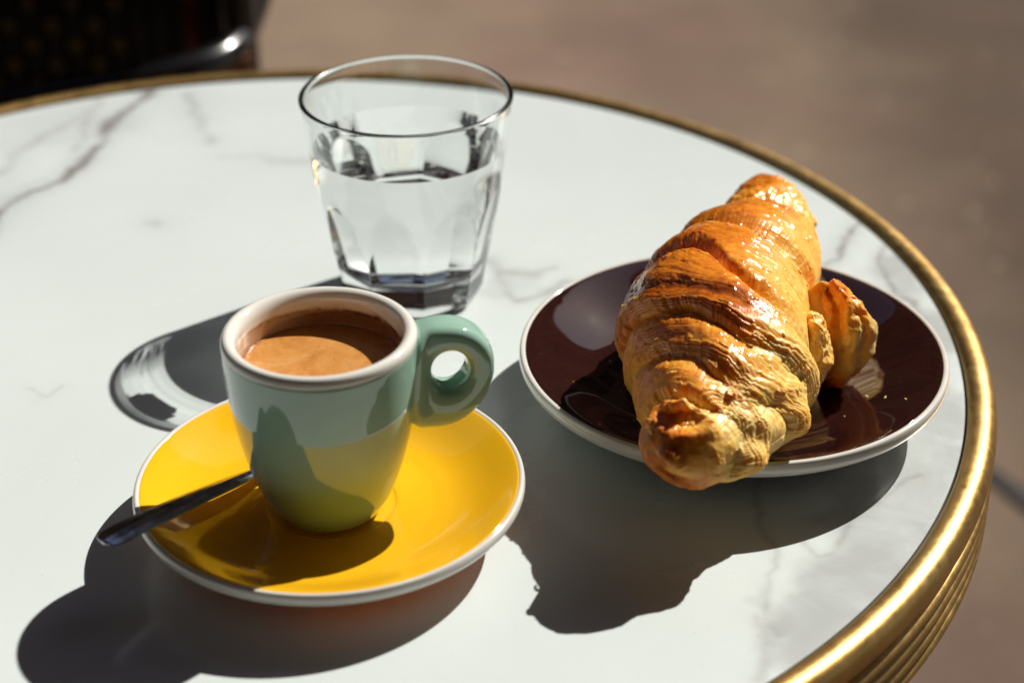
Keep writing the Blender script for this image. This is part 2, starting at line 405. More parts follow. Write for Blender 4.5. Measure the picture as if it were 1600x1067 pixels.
# ------------------------------------------------------------------ cup
CX, CY = -.0593, .4955
cup = empty('espresso_cup', (CX, CY, .009), 'mint green espresso cup with thick white rim on yellow saucer', 'cup')
cz = -.009
outer = [(0, .0115), (.014, .0112), (.0150, .0094), (.0172, .0094), (.0180, .0112), (.0202, .0145), (.0222, .0190), (.0246, .0262), (.0268, .0350), (.0283, .0430), (.0292, .0510), (.0298, .0590), (.0302, .0670), (.0303, .0702)]
lathe('cup_body', [(r_, z+cz) for r_, z in outer + [(.0295, .0705)]], MINT, cup, n=200, ch=3)
def lin_attr(V):
    z = V[:, 2]-cz; ang = np.degrees(np.arctan2(V[:, 1], V[:, 0])); rad = np.hypot(V[:, 0], V[:, 1])
    # stain covers the back-left half of the wall, its right boundary slants down from the rim at the back to the coffee at the right
    nz = vnoise(np.stack([V[:, 0]*300, V[:, 1]*300, z*250], -1), 2)
    zt = np.interp(ang, [-180, -170, 0, 10, 30, 60, 78, 88, 100, 166, 178, 180], [0.05, .05, .050, .0635, .0668, .0695, .0712, .0732, .0735, .0735, .066, .05])
    amt = np.interp(ang, [-180, 0, 20, 80, 120, 160, 180], [1, 1, .8, .75, .45, .2, .8])*sstep(.0300, .0270, rad)*(.12+.88*sstep(.0712, .0680, z))
    stain = (1-sstep(-.0004, .0006, z-zt))*amt*(rad < .0292)
    stain = np.where((z < .0672)&(ang > 5), np.maximum(stain, .95), stain)
    stain = np.where(z < .0615, 1, stain)
    zc = .0668 + .0006*nz
    crust = np.exp(-((z-zc)/.0007)**2)*np.interp(ang, [-180, -5, 10, 60, 110, 150, 176, 180], [0, 0, 1, 1, .9, .45, .2, 0])
    crust = crust + .35*(z < zc)*(z > .060)*np.interp(ang, [-180, -5, 10, 60, 110, 150, 176, 180], [0, 0, 1, 1, .9, .3, .1, 0])
    wet_shade = (1-sstep(.0660, .0672, z + .0004*nz))*np.interp(ang, [-180, -5, 8, 100, 125, 176, 180], [.3, .3, 1, 1, .55, .35, .3])  # coffee film; angle weight paints shade at the back, light at the left
    return {'stain': stain, 'crust': crust, 'wet_shade': wet_shade}
inner = [(.0300, .0692), (.0303, .0704), (.0301, .0720), (.0292, .0730), (.0278, .0732), (.0263, .0724), (.0254, .0706), (.0252, .0680), (.0252, .0640), (.0250, .0560), (.0240, .0420), (.0205, .0260), (.0150, .0180), (0, .016)]
pin = chaikin(inner, 2)
pin2 = []
for a_, b__ in zip(pin[:-1], pin[1:]):
    n_ = max(1, int(np.linalg.norm(b__-a_)/.0003)) if a_[1] > .058 else 2
    for i in range(n_): pin2.append(a_ + (b__-a_)*i/n_)
pin2.append(pin[-1])
lathe('porcelain_lining', [(r_, z+cz) for r_, z in pin2], LINING, cup, n=360, ch=0, attrs_fn=lin_attr)
# handle: ring swept round an oval hole
def handle():
    na, nb = 96, 40
    fi = np.linspace(0, 2*np.pi, na, endpoint=False); ps = np.linspace(0, 2*np.pi, nb, endpoint=False)
    hx, hz = .0400, .0562   # hole centre from cup axis, height above table
    ri_x, ri_z = .0057, .0066
    # outer outline: distances from the hole centre by direction (0 = outward)
    ang = np.radians([0, 30, 60, 90, 120, 150, 180, 210, 240, 270, 300, 330, 360])
    ro = np.array([.0143, .0148, .0152, .0158, .0172, .0172, .0165, .0195, .0225, .0205, .0172, .0150, .0143])
    rof = catmull(np.stack([ang, ro], 1), 20); ro = np.interp(fi, rof[:, 0], rof[:, 1])
    ri = 1/np.sqrt((np.cos(fi)/ri_x)**2 + (np.sin(fi)/ri_z)**2)
    rm = (ro+ri)/2; hw = (ro-ri)/2
    V = []
    for i in range(na):
        c, s = np.cos(ps), np.sin(ps)
        e = .68
        rr = rm[i] + hw[i]*np.sign(c)*np.abs(c)**e
        y = .0066*np.sign(s)*np.abs(s)**e
        xx_ = hx + rr*np.cos(fi[i]); y = y*(1 + .45*sstep(.0335, .0285, xx_))
        V.append(np.stack([hx + rr*np.cos(fi[i]), y, hz + rr*np.sin(fi[i])], -1))
    V = np.array(V).reshape(-1, 3)
    az = R(12); x, y = V[:, 0].copy(), V[:, 1].copy()
    V[:, 0] = x*math.cos(az) - y*math.sin(az); V[:, 1] = x*math.sin(az) + y*math.cos(az); V[:, 2] += cz
    # keep it outside the lining: press into the wall only
    rad = np.hypot(V[:, 0], V[:, 1]); k = np.maximum(rad, .0262)/np.maximum(rad, 1e-6); V[:, 0] *= k; V[:, 1] *= k
    m_ = (V[:, 2]-cz) > .0695; rad = np.hypot(V[:, 0], V[:, 1])
    return mesh_obj('handle', V, grid_faces(na, nb, wrap_v=True, wrap_u=True)[:, ::-1].copy(), MINT, cup)
handle()
# coffee
prof = [(0, .0612), (.012, .0612), (.021, .0612), (.0240, .06125), (.02505, .0615), (.02505, .058), (.0, .058)]
def cof_attr(V):
    r_ = np.hypot(V[:, 0], V[:, 1]); return {'edge': sstep(.0232, .025, r_)*.8}
cp = []
for a_, b__ in zip(prof[:-1], prof[1:]):
    for i in range(12): cp.append(tuple(np.array(a_) + (np.array(b__)-np.array(a_))*i/12))
cp.append(prof[-1])
cof = lathe('coffee', [(r_, z-.058) for r_, z in cp], CREMA, None, n=160, ch=0, attrs_fn=cof_attr)
cof.location = (CX, CY, .058)
tag(cof, 'espresso with golden brown crema filling the mint green cup', 'coffee')

# ------------------------------------------------------------------ spoon
def spoon():
    A = np.array([-.1235, .4545, .0232]); B = np.array([-.0845, .5065, .0148])
    root = empty('teaspoon', tuple(A), 'dark shiny steel teaspoon resting on the yellow saucer with handle over its rim', 'spoon')
    d = B-A; L = np.linalg.norm(d[:2]); dx = np.array([d[0], d[1], 0])/L; sd = np.array([dx[1], -dx[0], 0])   # right hand side, toward the camera
    # stations: along (m), centre height, half width, thickness
    st = [(0.0, .0232, .0010, .0006), (.0012, .0231, .0040, .0012), (.006, .0226, .0050, .0018), (.016, .0214, .0050, .0022), (.034, .0188, .0044, .0022), (.052, .0158, .0035, .0022), (.063, .0138, .0026, .0022), (.070, .0124, .0019, .0021), (.078, .0110, .0016, .0019)]
    stc = catmull(np.array(st), 8)
    V = []
    for a_, z, w, t_ in stc:
        c = A + dx*a_; c[2] = z
        prof = [(-1, 0.15), (-.93, .42), (-.5, .75), (-.02, 1.0), (.02, 1.0), (.5, .70), (.93, .36), (1, .1), (.85, -.25), (.3, -.6), (-.3, -.6), (-.85, -.25)]
        for u, h in prof: V.append(c + sd*w*u + np.array([0, 0, t_*h*.8]))
    n = 12; m_ = len(stc); F = [tuple(f) for f in grid_faces(m_, n, wrap_v=True)]
    F.append(tuple(range(n))); F.append(tuple(((m_-1)*n + np.arange(n))[::-1]))
    o = mesh_obj('spoon_handle', np.array(V)-A, F, STEEL, root, smooth=False)
    # bowl
    c0 = A + dx*.094; c0[2] = .0108
    nu, nv = 14, 40; Vb = []
    for side in (0, 1):
        for i in range(nu):
            for j in range(nv):
                r_ = i/(nu-1) if side == 0 else 1 - i/(nu-1)
                f = 2*np.pi*j/nv
                a_ = r_*math.cos(f)*.0175; b_ = r_*math.sin(f)*.0098*(1 + .15*math.cos(f))
                z = .0035*(r_*r_) - (.0009 if side else 0) + .0006*math.cos(f)*r_
                p_ = c0 + dx*a_ + sd*b_; p_[2] = c0[2] - .0018 + z; Vb.append(p_)
    Vb = np.array(Vb)
    mesh_obj('spoon_bowl', Vb-A, grid_faces(2*nu, nv, wrap_v=True), STEEL, root)
spoon()

# ------------------------------------------------------------------ water glass
GX, GY = -.0398, .6588
tumbler = empty('water_glass', (GX, GY, .0004), 'clear tumbler with facetted thick base standing behind the espresso cup', 'glass')
WL = .0640
def tumbler_mesh():
    na = 384; t = np.linspace(0, 2*np.pi, na, endpoint=False)
    zc = np.array([0, .015, .029, .043, .057, .070, .083]); rc = np.array([.0284, .0307, .0330, .0355, .0374, .0392, .0407])
    nf = 9; ph0 = R(-98)
    rows = []
    def facet(z, r_):
        d = .0262 + .0088*(max(z, 0)/.044)**1.25
        k = np.round((t-ph0)/(2*np.pi/nf)); dl = t - ph0 - k*2*np.pi/nf
        f = d/np.cos(dl)
        q = 2.5e-4
        h = np.clip(.5 + .5*(f - r_)/q, 0, 1)
        return f*(1-h) + r_*h - q*h*(1-h)
    # outer, from bottom centre outwards and up
    for r_ in (0, .008, .016, .022): rows.append(np.stack([r_*np.cos(t), r_*np.sin(t), 0*t + .0012*(1-(r_/.022)**2)], -1))
    for z, ins in ((0, .0016), (.0003, .0007), (.001, .0002), (.002, 0)):
        Rr = facet(z, np.interp(z, zc, rc)) - ins; rows.append(np.stack([Rr*np.cos(t), Rr*np.sin(t), 0*t+z], -1))
    for z in list(np.linspace(.003, .05, 60)) + list(np.linspace(.052, .0815, 10)):
        Rr = facet(z, np.interp(z, zc, rc)) if z < .05 else np.interp(z, zc, rc) + 0*t
        rows.append(np.stack([Rr*np.cos(t), Rr*np.sin(t), 0*t+z], -1))
    for z, r_ in [(.0832 + .00095*math.sin(a_), .03995 + .00095*math.cos(a_)) for a_ in np.linspace(0, math.pi, 13)]:
        rows.append(np.stack([r_*np.cos(t), r_*np.sin(t), 0*t+z], -1))
    inn = chaikin([(.0388, .0815), (.0371, .066), (.0351, .052), (.0328, .038), (.0301, .024), (.0282, .0175), (.0262, .0140), (.022, .0122), (.012, .0115), (0, .0112)], 2)
    rw = float(np.interp(WL, inn[::-1, 1], inn[::-1, 0]))
    for r_, z in [q for q in inn if q[1] > WL + .0005] + [(rw, WL)]: rows.append(np.stack([r_*np.cos(t), r_*np.sin(t), 0*t+z], -1))
    V = np.array(rows); 
    return V, inn
Vg, INN = tumbler_mesh()
og = mesh_obj('glass_body', Vg.reshape(-1, 3), grid_faces(len(Vg), Vg.shape[1], wrap_v=True)[:, ::-1].copy(), GLASS, tumbler)
import bmesh
bm = bmesh.new(); bm.from_mesh(og.data); bmesh.ops.remove_doubles(bm, verts=[v for v in bm.verts if v.co.x**2+v.co.y**2 < 1e-10], dist=1e-6); bm.to_mesh(og.data); bm.free()
og.data.polygons.foreach_set('use_smooth', np.ones(len(og.data.polygons), bool))
wr = float(np.interp(WL, INN[::-1, 1], INN[::-1, 0]))
wprof = [tuple(q) for q in INN[::-1] if q[1] < WL - .0005] + [(wr, WL)]
nside = len(wprof) - 1
wprof += [(wr*k, WL) for k in (.997, .99, .9, .6, .3, 0)]
wt = lathe('water', [(r_, z-.0112) for r_, z in wprof], [WATER, WETWALL], None, n=384, ch=0)
wt.data.polygons.foreach_set('material_index', np.array([0 if all(abs(wt.data.vertices[i].co.z + .0112 - WL) < 1e-6 for i in p.vertices) else 1 for p in wt.data.polygons], np.int32))
wt.location = (GX, GY, .0004 + .0112)
# on the wetted wall the normal points into the water, so that the ratio glass to water applies there
_bm = bmesh.new(); _bm.from_mesh(wt.data)
bmesh.ops.split_edges(_bm, edges=[e for e in _bm.edges if len({f.material_index for f in e.link_faces}) > 1])
bmesh.ops.reverse_faces(_bm, faces=[f for f in _bm.faces if f.material_index == 1]); _bm.to_mesh(wt.data); _bm.free()
wt.data.polygons.foreach_set('use_smooth', np.ones(len(wt.data.polygons), bool))
tag(wt, 'clear still water filling three quarters of the tumbler', 'water')
og.data.materials.append(M('worn_glass_rim', color=(.97, .995, .985), rough=.22, trans=1.0, ior=1.45).m)
_z = [1 if min(og.data.vertices[i].co.z for i in p.vertices) > .0819 else 0 for p in og.data.polygons]
og.data.polygons.foreach_set('material_index', np.array(_z, np.int32))
for o in (og, wt):
    o.cycles.is_caustics_caster = True
marble.cycles.is_caustics_receiver = True

# ------------------------------------------------------------------ croissant
def croissant():
    root = empty('croissant', (S2[0], S2[1], .008), 'golden brown flaky croissant with curled torn flap lying across the brown saucer', 'croissant')
    base = np.array([S2[0], S2[1], .008])
    ctrl = np.array([  # x, y, z, half width, half height
        (0.0477, 0.4747, 0.035, 0.0090, 0.0088), (0.0499, 0.4774, 0.036, 0.0120, 0.0117), (0.0629, 0.501, 0.0345, 0.0208, 0.0198), (0.0692, 0.5289, 0.035, 0.0287, 0.0285),
        (0.0698, 0.5574, 0.0365, 0.0298, 0.0295), (0.0803, 0.5883, 0.037, 0.0275, 0.0268), (0.0948, 0.6232, 0.0385, 0.0202, 0.0196), (0.0996, 0.6559, 0.0405, 0.0105, 0.0102), (0.1006, 0.6619, 0.041, 0.0083, 0.0081)])
    SP = catmull(ctrl, 30)
    seg = np.r_[0, np.cumsum(np.linalg.norm(np.diff(SP[:, :3], axis=0), axis=1))]; L = seg[-1]
    def spine(s):
        return np.stack([np.interp(s, seg, SP[:, k]) for k in range(5)], -1)
    nT = 760
    rng = np.random.RandomState(11); shards = []; stone = []
    TH = np.linspace(0, 2*np.pi, nT, endpoint=False); ct, st_ = np.cos(TH), np.sin(TH)
    E_ = {  # seam of each pair of rolls: angle round the roll (0 right, 90 top, 180 left) -> length along it
        'FG': [(-90, .0125), (-3, .0137), (19, .0153), (44, .0156), (73, .0163), (103, .0196), (135, .0216), (180, .0240), (225, .018)],
        'EF': [(-90, .038), (6, .0377), (31, .0288), (53, .0252), (80, .0282), (105, .0341), (133, .0410), (172, .0570), (225, .050)],
        'DE': [(-90, .055), (-20, .053), (32, .0457), (54, .0424), (78, .0460), (101, .0542), (118, .0615), (159, .0770), (200, .078), (240, .066)],
        'CD': [(-90, .070), (-20, .066), (0, .0620), (37, .0590), (56, .0635), (72, .0694), (84, .0795), (96, .0900), (113, .0935), (138, .0950), (180, .098), (225, .088)],
        'BC': [(-90, .120), (0, .1175), (21, .1172), (58, .1155), (78, .1172), (98, .1195), (140, .1225), (180, .126), (225, .124)],
        'AB': [(-90, .154), (20, .1570), (66, .1565), (90, .1540), (105, .1505), (180, .148), (225, .150)]}
    DEG = np.degrees(TH)
    def edge(k, amp=.0012):
        pts = np.array(E_[k]); a_ = np.r_[pts[:, 0]-360, pts[:, 0], pts[:, 0]+360]; v_ = np.tile(pts[:, 1], 3)
        e = np.interp(DEG, a_, v_)
        ker = np.hanning(37); ker /= ker.sum(); e = np.convolve(np.r_[e[-18:], e, e[:18]], ker, 'valid')
        ph = hash_(k)
        return e + amp*fbm(np.stack([ct*2.2 + ph, st_*2.2, 0*ct + ph], -1), 3, 3) + .0005*vnoise(np.stack([ct*22, st_*22, 0*ct + ph], -1), 8) + .00025*vnoise(np.stack([ct*90, st_*90, 0*ct + ph], -1), 9)
    def hash_(k): return sum(map(ord, k))*1.37 % 50
    bands = [  # name label start kind, end kind, level offset, lamination (top, right)
        ('G', None, 'FG+', -.0003, .0, .2), ('F', 'FG', 'EF+', .0006, .25, 1.0), ('E', 'EF', 'DE+', .0010, .45, 1.0), ('D', 'DE', 'CD', .0022, .35, .8),
        ('C', 'BC', 'CD-', .0006, .1, .5), ('B', 'AB', 'BC-', .0002, .05, .3), ('A', None, 'AB-', -.0003, 0, .2)]
    labels = {'G': 'torn knobbly near tip of the croissant', 'F': 'pale layered roll next to the near tip', 'E': 'flaky golden roll with pulled right corner', 'D': 'wide glossy middle roll',
              'C': 'shiny roll beyond the middle', 'B': 'narrow glazed roll toward the far tip', 'A': 'rounded far tip'}
    for bi, (nm, e0, e1, lvl, lamT, lamR) in enumerate(bands):
        near = nm in 'GFED'
        if nm == 'G': a = np.zeros(nT) - .0; b = edge('FG') + .010
        elif nm == 'F': a = edge('FG'); b = edge('EF') + .010
        elif nm == 'E': a = edge('EF'); b = edge('DE') + .010
        elif nm == 'D': a = edge('DE'); b = edge('CD')
        elif nm == 'C': a = edge('CD') - .010; b = edge('BC')
        elif nm == 'B': a = edge('BC') - .008; b = edge('AB')
        else: a = edge('AB') - .007; b = np.zeros(nT) + L
        n = int(np.max(b-a)/.00027); 
        u = np.linspace(0, 1, n)[:, None]
        s = a[None] + (b-a)[None]*u
        d0 = s - a[None]; d1 = b[None] - s
        sp = spine(np.clip(s, 0, L)); rx, rz = sp[..., 3], sp[..., 4]
        dn = 1e-3
        T = spine(np.clip(s+dn, 0, L))[..., :3] - spine(np.clip(s-dn, 0, L))[..., :3]; T /= np.linalg.norm(T, axis=-1)[..., None]
        Sd = np.cross(T, [0, 0, 1.]); Sd /= np.linalg.norm(Sd, axis=-1)[..., None]; Up = np.cross(Sd, T)
        c, q = ct[None] + 0*s, st_[None] + 0*s
        off = np.full(s.shape, lvl)
        # bulge of each roll
        off += .0016*np.sin(np.pi*np.clip(u, 0, 1))
        # exposed lips
        def lip(d): return -.0034*(1 - np.sqrt(np.clip(1 - (1 - np.clip(d/.0024, 0, 1))**2, 0, 1)))
        right = sstep(-.1, .8, c)*sstep(-.95, -.3, q)
        lam = lamT*sstep(-.2, .7, q) + (lamR - lamT)*right
        tone = np.full(s.shape, .46); lamtone = 0*s
        warp = .0020*fbm(np.stack([c*1.3, q*1.3, s*22 + bi*7], -1), 21 + bi, 2)
        P3 = np.stack([c*2.2, q*2.2, s*70 + bi*13.7], -1)
        def laminate(d, w):
            pitch = .00150
            dd = d + warp + .0012*np.sin(d*900 + bi)*.6
            k = np.clip((w - dd)/pitch, 0, 50); fr = k - np.floor(k)
            stepamp = .00062*(.5 + (vnoise(np.stack([np.floor(k)*3.1, c*3.0, q*3.0], -1), 40 + bi) + 1)*.5)
            sm = np.clip((fr-.72)/.28, 0, 1)
            depth = -(np.floor(k) + sm)*stepamp
            depth = np.where(k > 0, depth, 0)*np.clip(.72 + .30*vnoise(np.stack([c*3.2, q*3.2, s*160 + bi], -1), 55 + bi), .12, 1.1)
            lift = .00022*np.sin(np.clip(fr/.72, 0, 1)*np.pi)*(k > 0)
            return depth*(.8 - .3*right) + lift, np.where(k > 0, (fr < .72)*.5 + .5*(1-sm), 0)*(k > 0), (k > 0)*1.0, fr*(k > 0)
        if nm in 'FED':
            w = .0015 + .0105*lam
            dpt, lt, mk, fr = laminate(d0, w); off += dpt + lip(d0); lamtone = lamtone + mk*(fr*.22 - .13)
        if nm in 'DCB':
            w = .0010 + .0085*lam*(1 if nm != 'D' else .7)
            dpt, lt, mk, fr = laminate(d1, w); off += dpt + lip(d1); lamtone = lamtone + mk*(fr*.22 - .13)
        if nm == 'G': off += .0
        # tucked ends go under
        if nm in 'GFE': off -= .0036*(1 - sstep(.006, .021, d1))*(1 - .75*right)
        if nm in 'CBA': off -= .0036*(1 - sstep(.006, .020, d0))
        # organic shape
        X0 = sp[..., :3] + c[..., None]*Sd*rx[..., None] + q[..., None]*Up*rz[..., None]
        off += (.0013 - .0006*right)*fbm(X0*50 + bi*3.3, 50, 2)
        off += .00022*fbm(X0*200, 60, 3)
        streak = fbm(np.stack([c*1.6 + bi, q*1.6, (s - b[None] if nm in 'CBA' else s - a[None])*650 + 2.5*warp*400], -1), 70 + bi, 3)
        off += .00013*streak*(.4 + lam)
        fib = fbm(np.stack([c*3.5 + bi, q*3.5, (s - b[None] if nm in 'CBA' else s - a[None])*1700 + warp*900], -1), 170 + bi, 2)
        off += .00010*fib*(.10 + lam)
        blister = np.maximum(0, fbm(X0*420, 90, 2) - .45); off += .0006*blister
        # long folds along the right flank: cloth-like pulled corners
        if nm in 'EF':
            fold = np.sin((TH[None]*180/np.pi*.9 + (s-a[None])*2600 + 16*vnoise(X0*30, 77))*np.pi/20)
            off += .0005*fold*right
            off += (.0042 if nm == 'E' else .0040)*np.exp(-((np.degrees(np.arctan2(q, c)) + (4 if nm == 'E' else 8))/20)**2)*(1 - sstep(.003, .016, d0))
        if nm == 'D':
            off += .0015*np.exp(-((np.degrees(np.arctan2(q, c)) - 25)/30)**2)*sstep(0, .01, d0)*sstep(0, .01, d1)
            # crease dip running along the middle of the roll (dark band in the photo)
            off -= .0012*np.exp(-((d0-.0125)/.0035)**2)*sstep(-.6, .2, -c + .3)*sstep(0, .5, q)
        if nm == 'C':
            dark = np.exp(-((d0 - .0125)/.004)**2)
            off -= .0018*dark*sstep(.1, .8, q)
        capm = np.ones_like(s)
        if nm == 'G':
            capm = np.sqrt(np.clip(1 - (1 - np.clip(d0/.0095, 0, 1))**2, 0, 1))
            ang = np.degrees(np.arctan2(q, c))
            dent = np.exp(-((ang-96)/30)**2 - ((s-.0092)/.0042)**2)
            off -= .0034*dent - .0006*dent*fbm(X0*520, 13, 3)
            off += .0012*np.exp(-((np.hypot((ang-96)/42, (s-.0092)/.0062)-1)/.22)**2)*(1 + .8*vnoise(X0*350, 12))
            off += .00028*fbm(X0*240, 99, 3)
        if nm == 'A':
            capm = np.sqrt(np.clip(1 - (1 - np.clip(d1/.0085, 0, 1))**2, 0, 1))
            off += .0006*fbm(X0*300, 98, 2)
        rxx = (rx + off)*capm; rzz = (rz + off)*capm*np.where(q < 0, .80, 1)
        X = sp[..., :3] + c[..., None]*Sd*rxx[..., None] + q[..., None]*Up*rzz[..., None]
        rho = np.hypot(X[..., 0]-S2[0], X[..., 1]-S2[1])
        hs = np.where(rho < .076, saucer_h(np.minimum(rho, .0738)) + .0009, 0)
        hs = np.where((rho >= .0735) & (rho < .0785), .0232, hs)
        X[..., 2] = np.maximum(X[..., 2], hs)
        # tone
        nrm_up = q; left = -c
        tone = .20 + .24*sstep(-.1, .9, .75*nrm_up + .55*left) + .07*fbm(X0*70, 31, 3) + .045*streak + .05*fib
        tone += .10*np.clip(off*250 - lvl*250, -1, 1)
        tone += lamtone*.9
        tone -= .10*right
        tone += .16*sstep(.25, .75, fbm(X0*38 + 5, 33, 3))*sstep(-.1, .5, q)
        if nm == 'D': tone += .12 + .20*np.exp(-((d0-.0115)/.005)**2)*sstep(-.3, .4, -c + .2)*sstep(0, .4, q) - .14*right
        if nm == 'C': tone += .10 + .20*np.exp(-((d0 - .013)/.004)**2)*sstep(-.2, .5, -c+.4)
        if nm == 'B': tone += .12
        if nm == 'E': tone += .04
        if nm == 'F': tone -= .02
        if nm == 'G':
            ang = np.degrees(np.arctan2(q, c)); tone += .16*(1 - sstep(.002, .014, d0)) - .10*dent + .03 + .22*sstep(.1, -.7, q)*(1-sstep(.006, .016, d0))
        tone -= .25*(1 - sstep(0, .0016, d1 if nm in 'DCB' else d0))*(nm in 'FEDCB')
        tone = np.clip(tone, .02, .98)
        gloss = np.clip(sstep(.1, .8, q)*.9 - right*.45 - (lamtone != 0)*.35 + .1, 0, 1)
        if nm in 'GF': gloss *= .5
        # lifted shards of crust along the seams
        if nm in 'FEDC':
            for _ in range({'F': 16, 'E': 34, 'D': 46, 'C': 12}[nm]):
                j = rng.randint(0, nT); dg = DEG[j]
                if not (15 < dg < 165) or (dg < 50 and rng.rand() < .4): continue
                dd_ = rng.uniform(.0004, .010)*(1 if rng.rand() < .6 else .3)
                i = int(np.argmin(np.abs((d0 if (nm != 'C') else d1)[:, j] - dd_)))
                i = min(max(i, 1), n-2); j2 = (j+6) % nT
                o_ = X[i, j]; tg = X[i, j2] - X[i, (j-6) % nT]; tg /= np.linalg.norm(tg); ax_ = X[i+1, j] - X[i-1, j]; ax_ /= np.linalg.norm(ax_)
                nn = np.cross(tg, ax_); nn /= np.linalg.norm(nn); nn = nn if nn@(o_ - sp[i, j, :3]) > 0 else -nn
                Lf = rng.uniform(.0012, .0042); wf = rng.uniform(.0004, .0011); lf = rng.uniform(.0001, .0007)*(3 if rng.rand() < .12 else 1)
                m_ = 6; vs = []
                for k in range(m_+1):
                    w_ = k/m_; ww = wf*(.35 + .65*math.sin(math.pi*min(1, w_+.15)))*rng.uniform(.6, 1.2)
                    cpt = o_ + tg*Lf*(w_-.5) + nn*(.0001 + lf*math.sin(math.pi*w_)*.6) + ax_*rng.uniform(-.0002, .0002)
                    for u_, h_ in ((-1, .0), (1, lf), (1, lf-.00012), (-1, -.00012)): vs.append(cpt + (-ax_ if nm != 'C' else ax_)*u_*ww*.5 + nn*h_)
                fs = [tuple(f) for f in grid_faces(m_+1, 4, wrap_v=True)] + [(0, 1, 2, 3), tuple(np.array([3, 2, 1, 0]) + m_*4)]
                shards.append((np.array(vs) - base, fs)); stone.append(np.full(len(vs), float(np.clip(tone[i, j]-rng.uniform(-.05, .25), .05, .8))))
        V = (X - base).reshape(-1, 3)
        F = grid_faces(n, nT, wrap_v=True)
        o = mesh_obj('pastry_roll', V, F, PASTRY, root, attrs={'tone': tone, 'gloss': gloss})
        o['label'] = labels[nm]
    # lobes of the torn side: curled flap, inner lump, connecting sheet
    def lump(name, c0, ax, rot, label, seed, tfun, dispf, nu=110, nv=150, gl=.3):
        u = np.linspace(0.0, np.pi, nu)[:, None]; v_ = np.linspace(0, 2*np.pi, nv, endpoint=False)[None]
        D = np.stack([np.sin(u)*np.cos(v_), np.sin(u)*np.sin(v_), np.cos(u) + 0*v_], -1)
        P = D*np.array(ax)
        P, tn = dispf(P, D), tfun(P, D)
        Mr = np.array(Matrix.Rotation(rot[2], 3, 'Z') @ Matrix.Rotation(rot[1], 3, 'Y') @ Matrix.Rotation(rot[0], 3, 'X'))
        P = P@Mr.T + np.array(c0)
        rho = np.hypot(P[..., 0]-S2[0], P[..., 1]-S2[1]); P[..., 2] = np.maximum(P[..., 2], saucer_h(np.minimum(rho, .0738)) + .0009)
        V = (P - base).reshape(-1, 3)
        o = mesh_obj(name, V, grid_faces(nu, nv, wrap_v=True), PASTRY, root, attrs={'tone': np.clip(tn, .02, .98) + 0*u*v_, 'gloss': gl + 0*u*v_})
        o['label'] = label; return o
    def dflap(P, D):
        # vertical folds, thicker rim band on the left, slight overhang to the right
        r_ = .0011*np.sin(P[..., 0]*900 + 2*fbm(P*90, 4, 2)) + .0009*fbm(P*260, 5, 3) + .0016*fbm(P*80, 6, 2) + .0005*np.maximum(0, fbm(P*500, 7, 2))
        Q = P + D*r_[..., None]
        Q[..., 0] += .006*(1 - (P[..., 2]/.021)**2) - .003
        Q[..., 1] += .004*np.sin(P[..., 2]*70)
        return Q
    def tflap(P, D):
        z = P[..., 2]/.021
        return .20 + .30*sstep(.2, .95, z) + .50*sstep(-.25, -.9, z) + .14*fbm(P*150, 8, 3) - .28*np.exp(-(z+.1)**2*5)*(sstep(-.4, .4, D[..., 0])) + .2*np.exp(-((P[..., 0]+.003)/.0015)**2)
    lump('curled_flap', (.1150, .5685, .0290), (.0088, .0066, .0205), (R(8), R(-3), R(-18)), 'curled pale flap with browned foot at the right side', 1, tflap, dflap, gl=.65)
    def d2(P, D):
        r_ = .0013*fbm(P*170, 14, 3) + .0006*fbm(P*520, 15, 3)
        return P + D*r_[..., None]
    lump('inner_lump', (.1022, .5540, .0290), (.0074, .0090, .0172), (R(5), R(2), R(8)), 'pale rough inner dough lump beside the curled flap', 2, lambda P, D: .12 + .12*fbm(P*200, 17, 3) + .15*sstep(0, -.8, D[..., 2]) + .18*sstep(.3, 1, D[..., 2])*sstep(0, .6, -D[..., 0]), d2, gl=.15)
    def d3(P, D):
        Q = P + D*(.0005*fbm(P*220, 24, 3))[..., None]
        Q[..., 1] += .004*(P[..., 0]/.014)**2
        Q[..., 2] += .0012*np.sin(P[..., 0]*350)
        return Q
    lump('dough_sheet', (.1070, .5690, .0330), (.0150, .0016, .0150), (R(-6), R(-8), R(12)), 'thin yellow dough sheet between the roll and the flap', 3, lambda P, D: .16 + .1*fbm(P*160, 27, 2) + .1*sstep(.5, 1, D[..., 2]), d3, nu=80, nv=120, gl=.15)
    # strap of crust curling over the flap
    # torn crust ring on the near tip
    nA, nB = 150, 26
    A_ = np.linspace(0, 2*np.pi, nA, endpoint=False)[:, None]; B_ = np.linspace(0, 2*np.pi, nB, endpoint=False)[None]
    nz = fbm(np.stack([np.cos(A_)*2.2, np.sin(A_)*2.2, 0*A_], -1), 44, 3)
    tr = .0012 + .0005*nz
    Rx, Ry = .0082 + .0010*nz, .0062 + .0009*fbm(np.stack([np.cos(A_)*1.6, np.sin(A_)*1.6, 3+0*A_], -1), 45, 2)
    cx_ = Rx*np.cos(A_) + tr*np.cos(B_)*np.cos(A_); cy_ = Ry*np.sin(A_) + tr*np.cos(B_)*np.sin(A_)
    cz_ = tr*(1.5*np.sin(B_)) - .0022*np.cos(A_)**2 + .0008*nz + 0*B_
    P = np.stack([cx_, cy_, cz_], -1)
    P += (.00045*fbm(P*450, 46, 3) + .0002*np.maximum(0, fbm(P*260, 48, 2)))[..., None]*np.stack([np.cos(B_)*np.cos(A_), np.cos(B_)*np.sin(A_), np.sin(B_)+0*A_], -1)
    P[..., 2] += .0042*(.6)*np.exp(-((np.degrees(A_)-84)/10)**2)*(np.sin(B_) > -.3)
    Mr = np.array(Matrix.Rotation(R(-16), 3, 'Z') @ Matrix.Rotation(R(36), 3, 'X'))
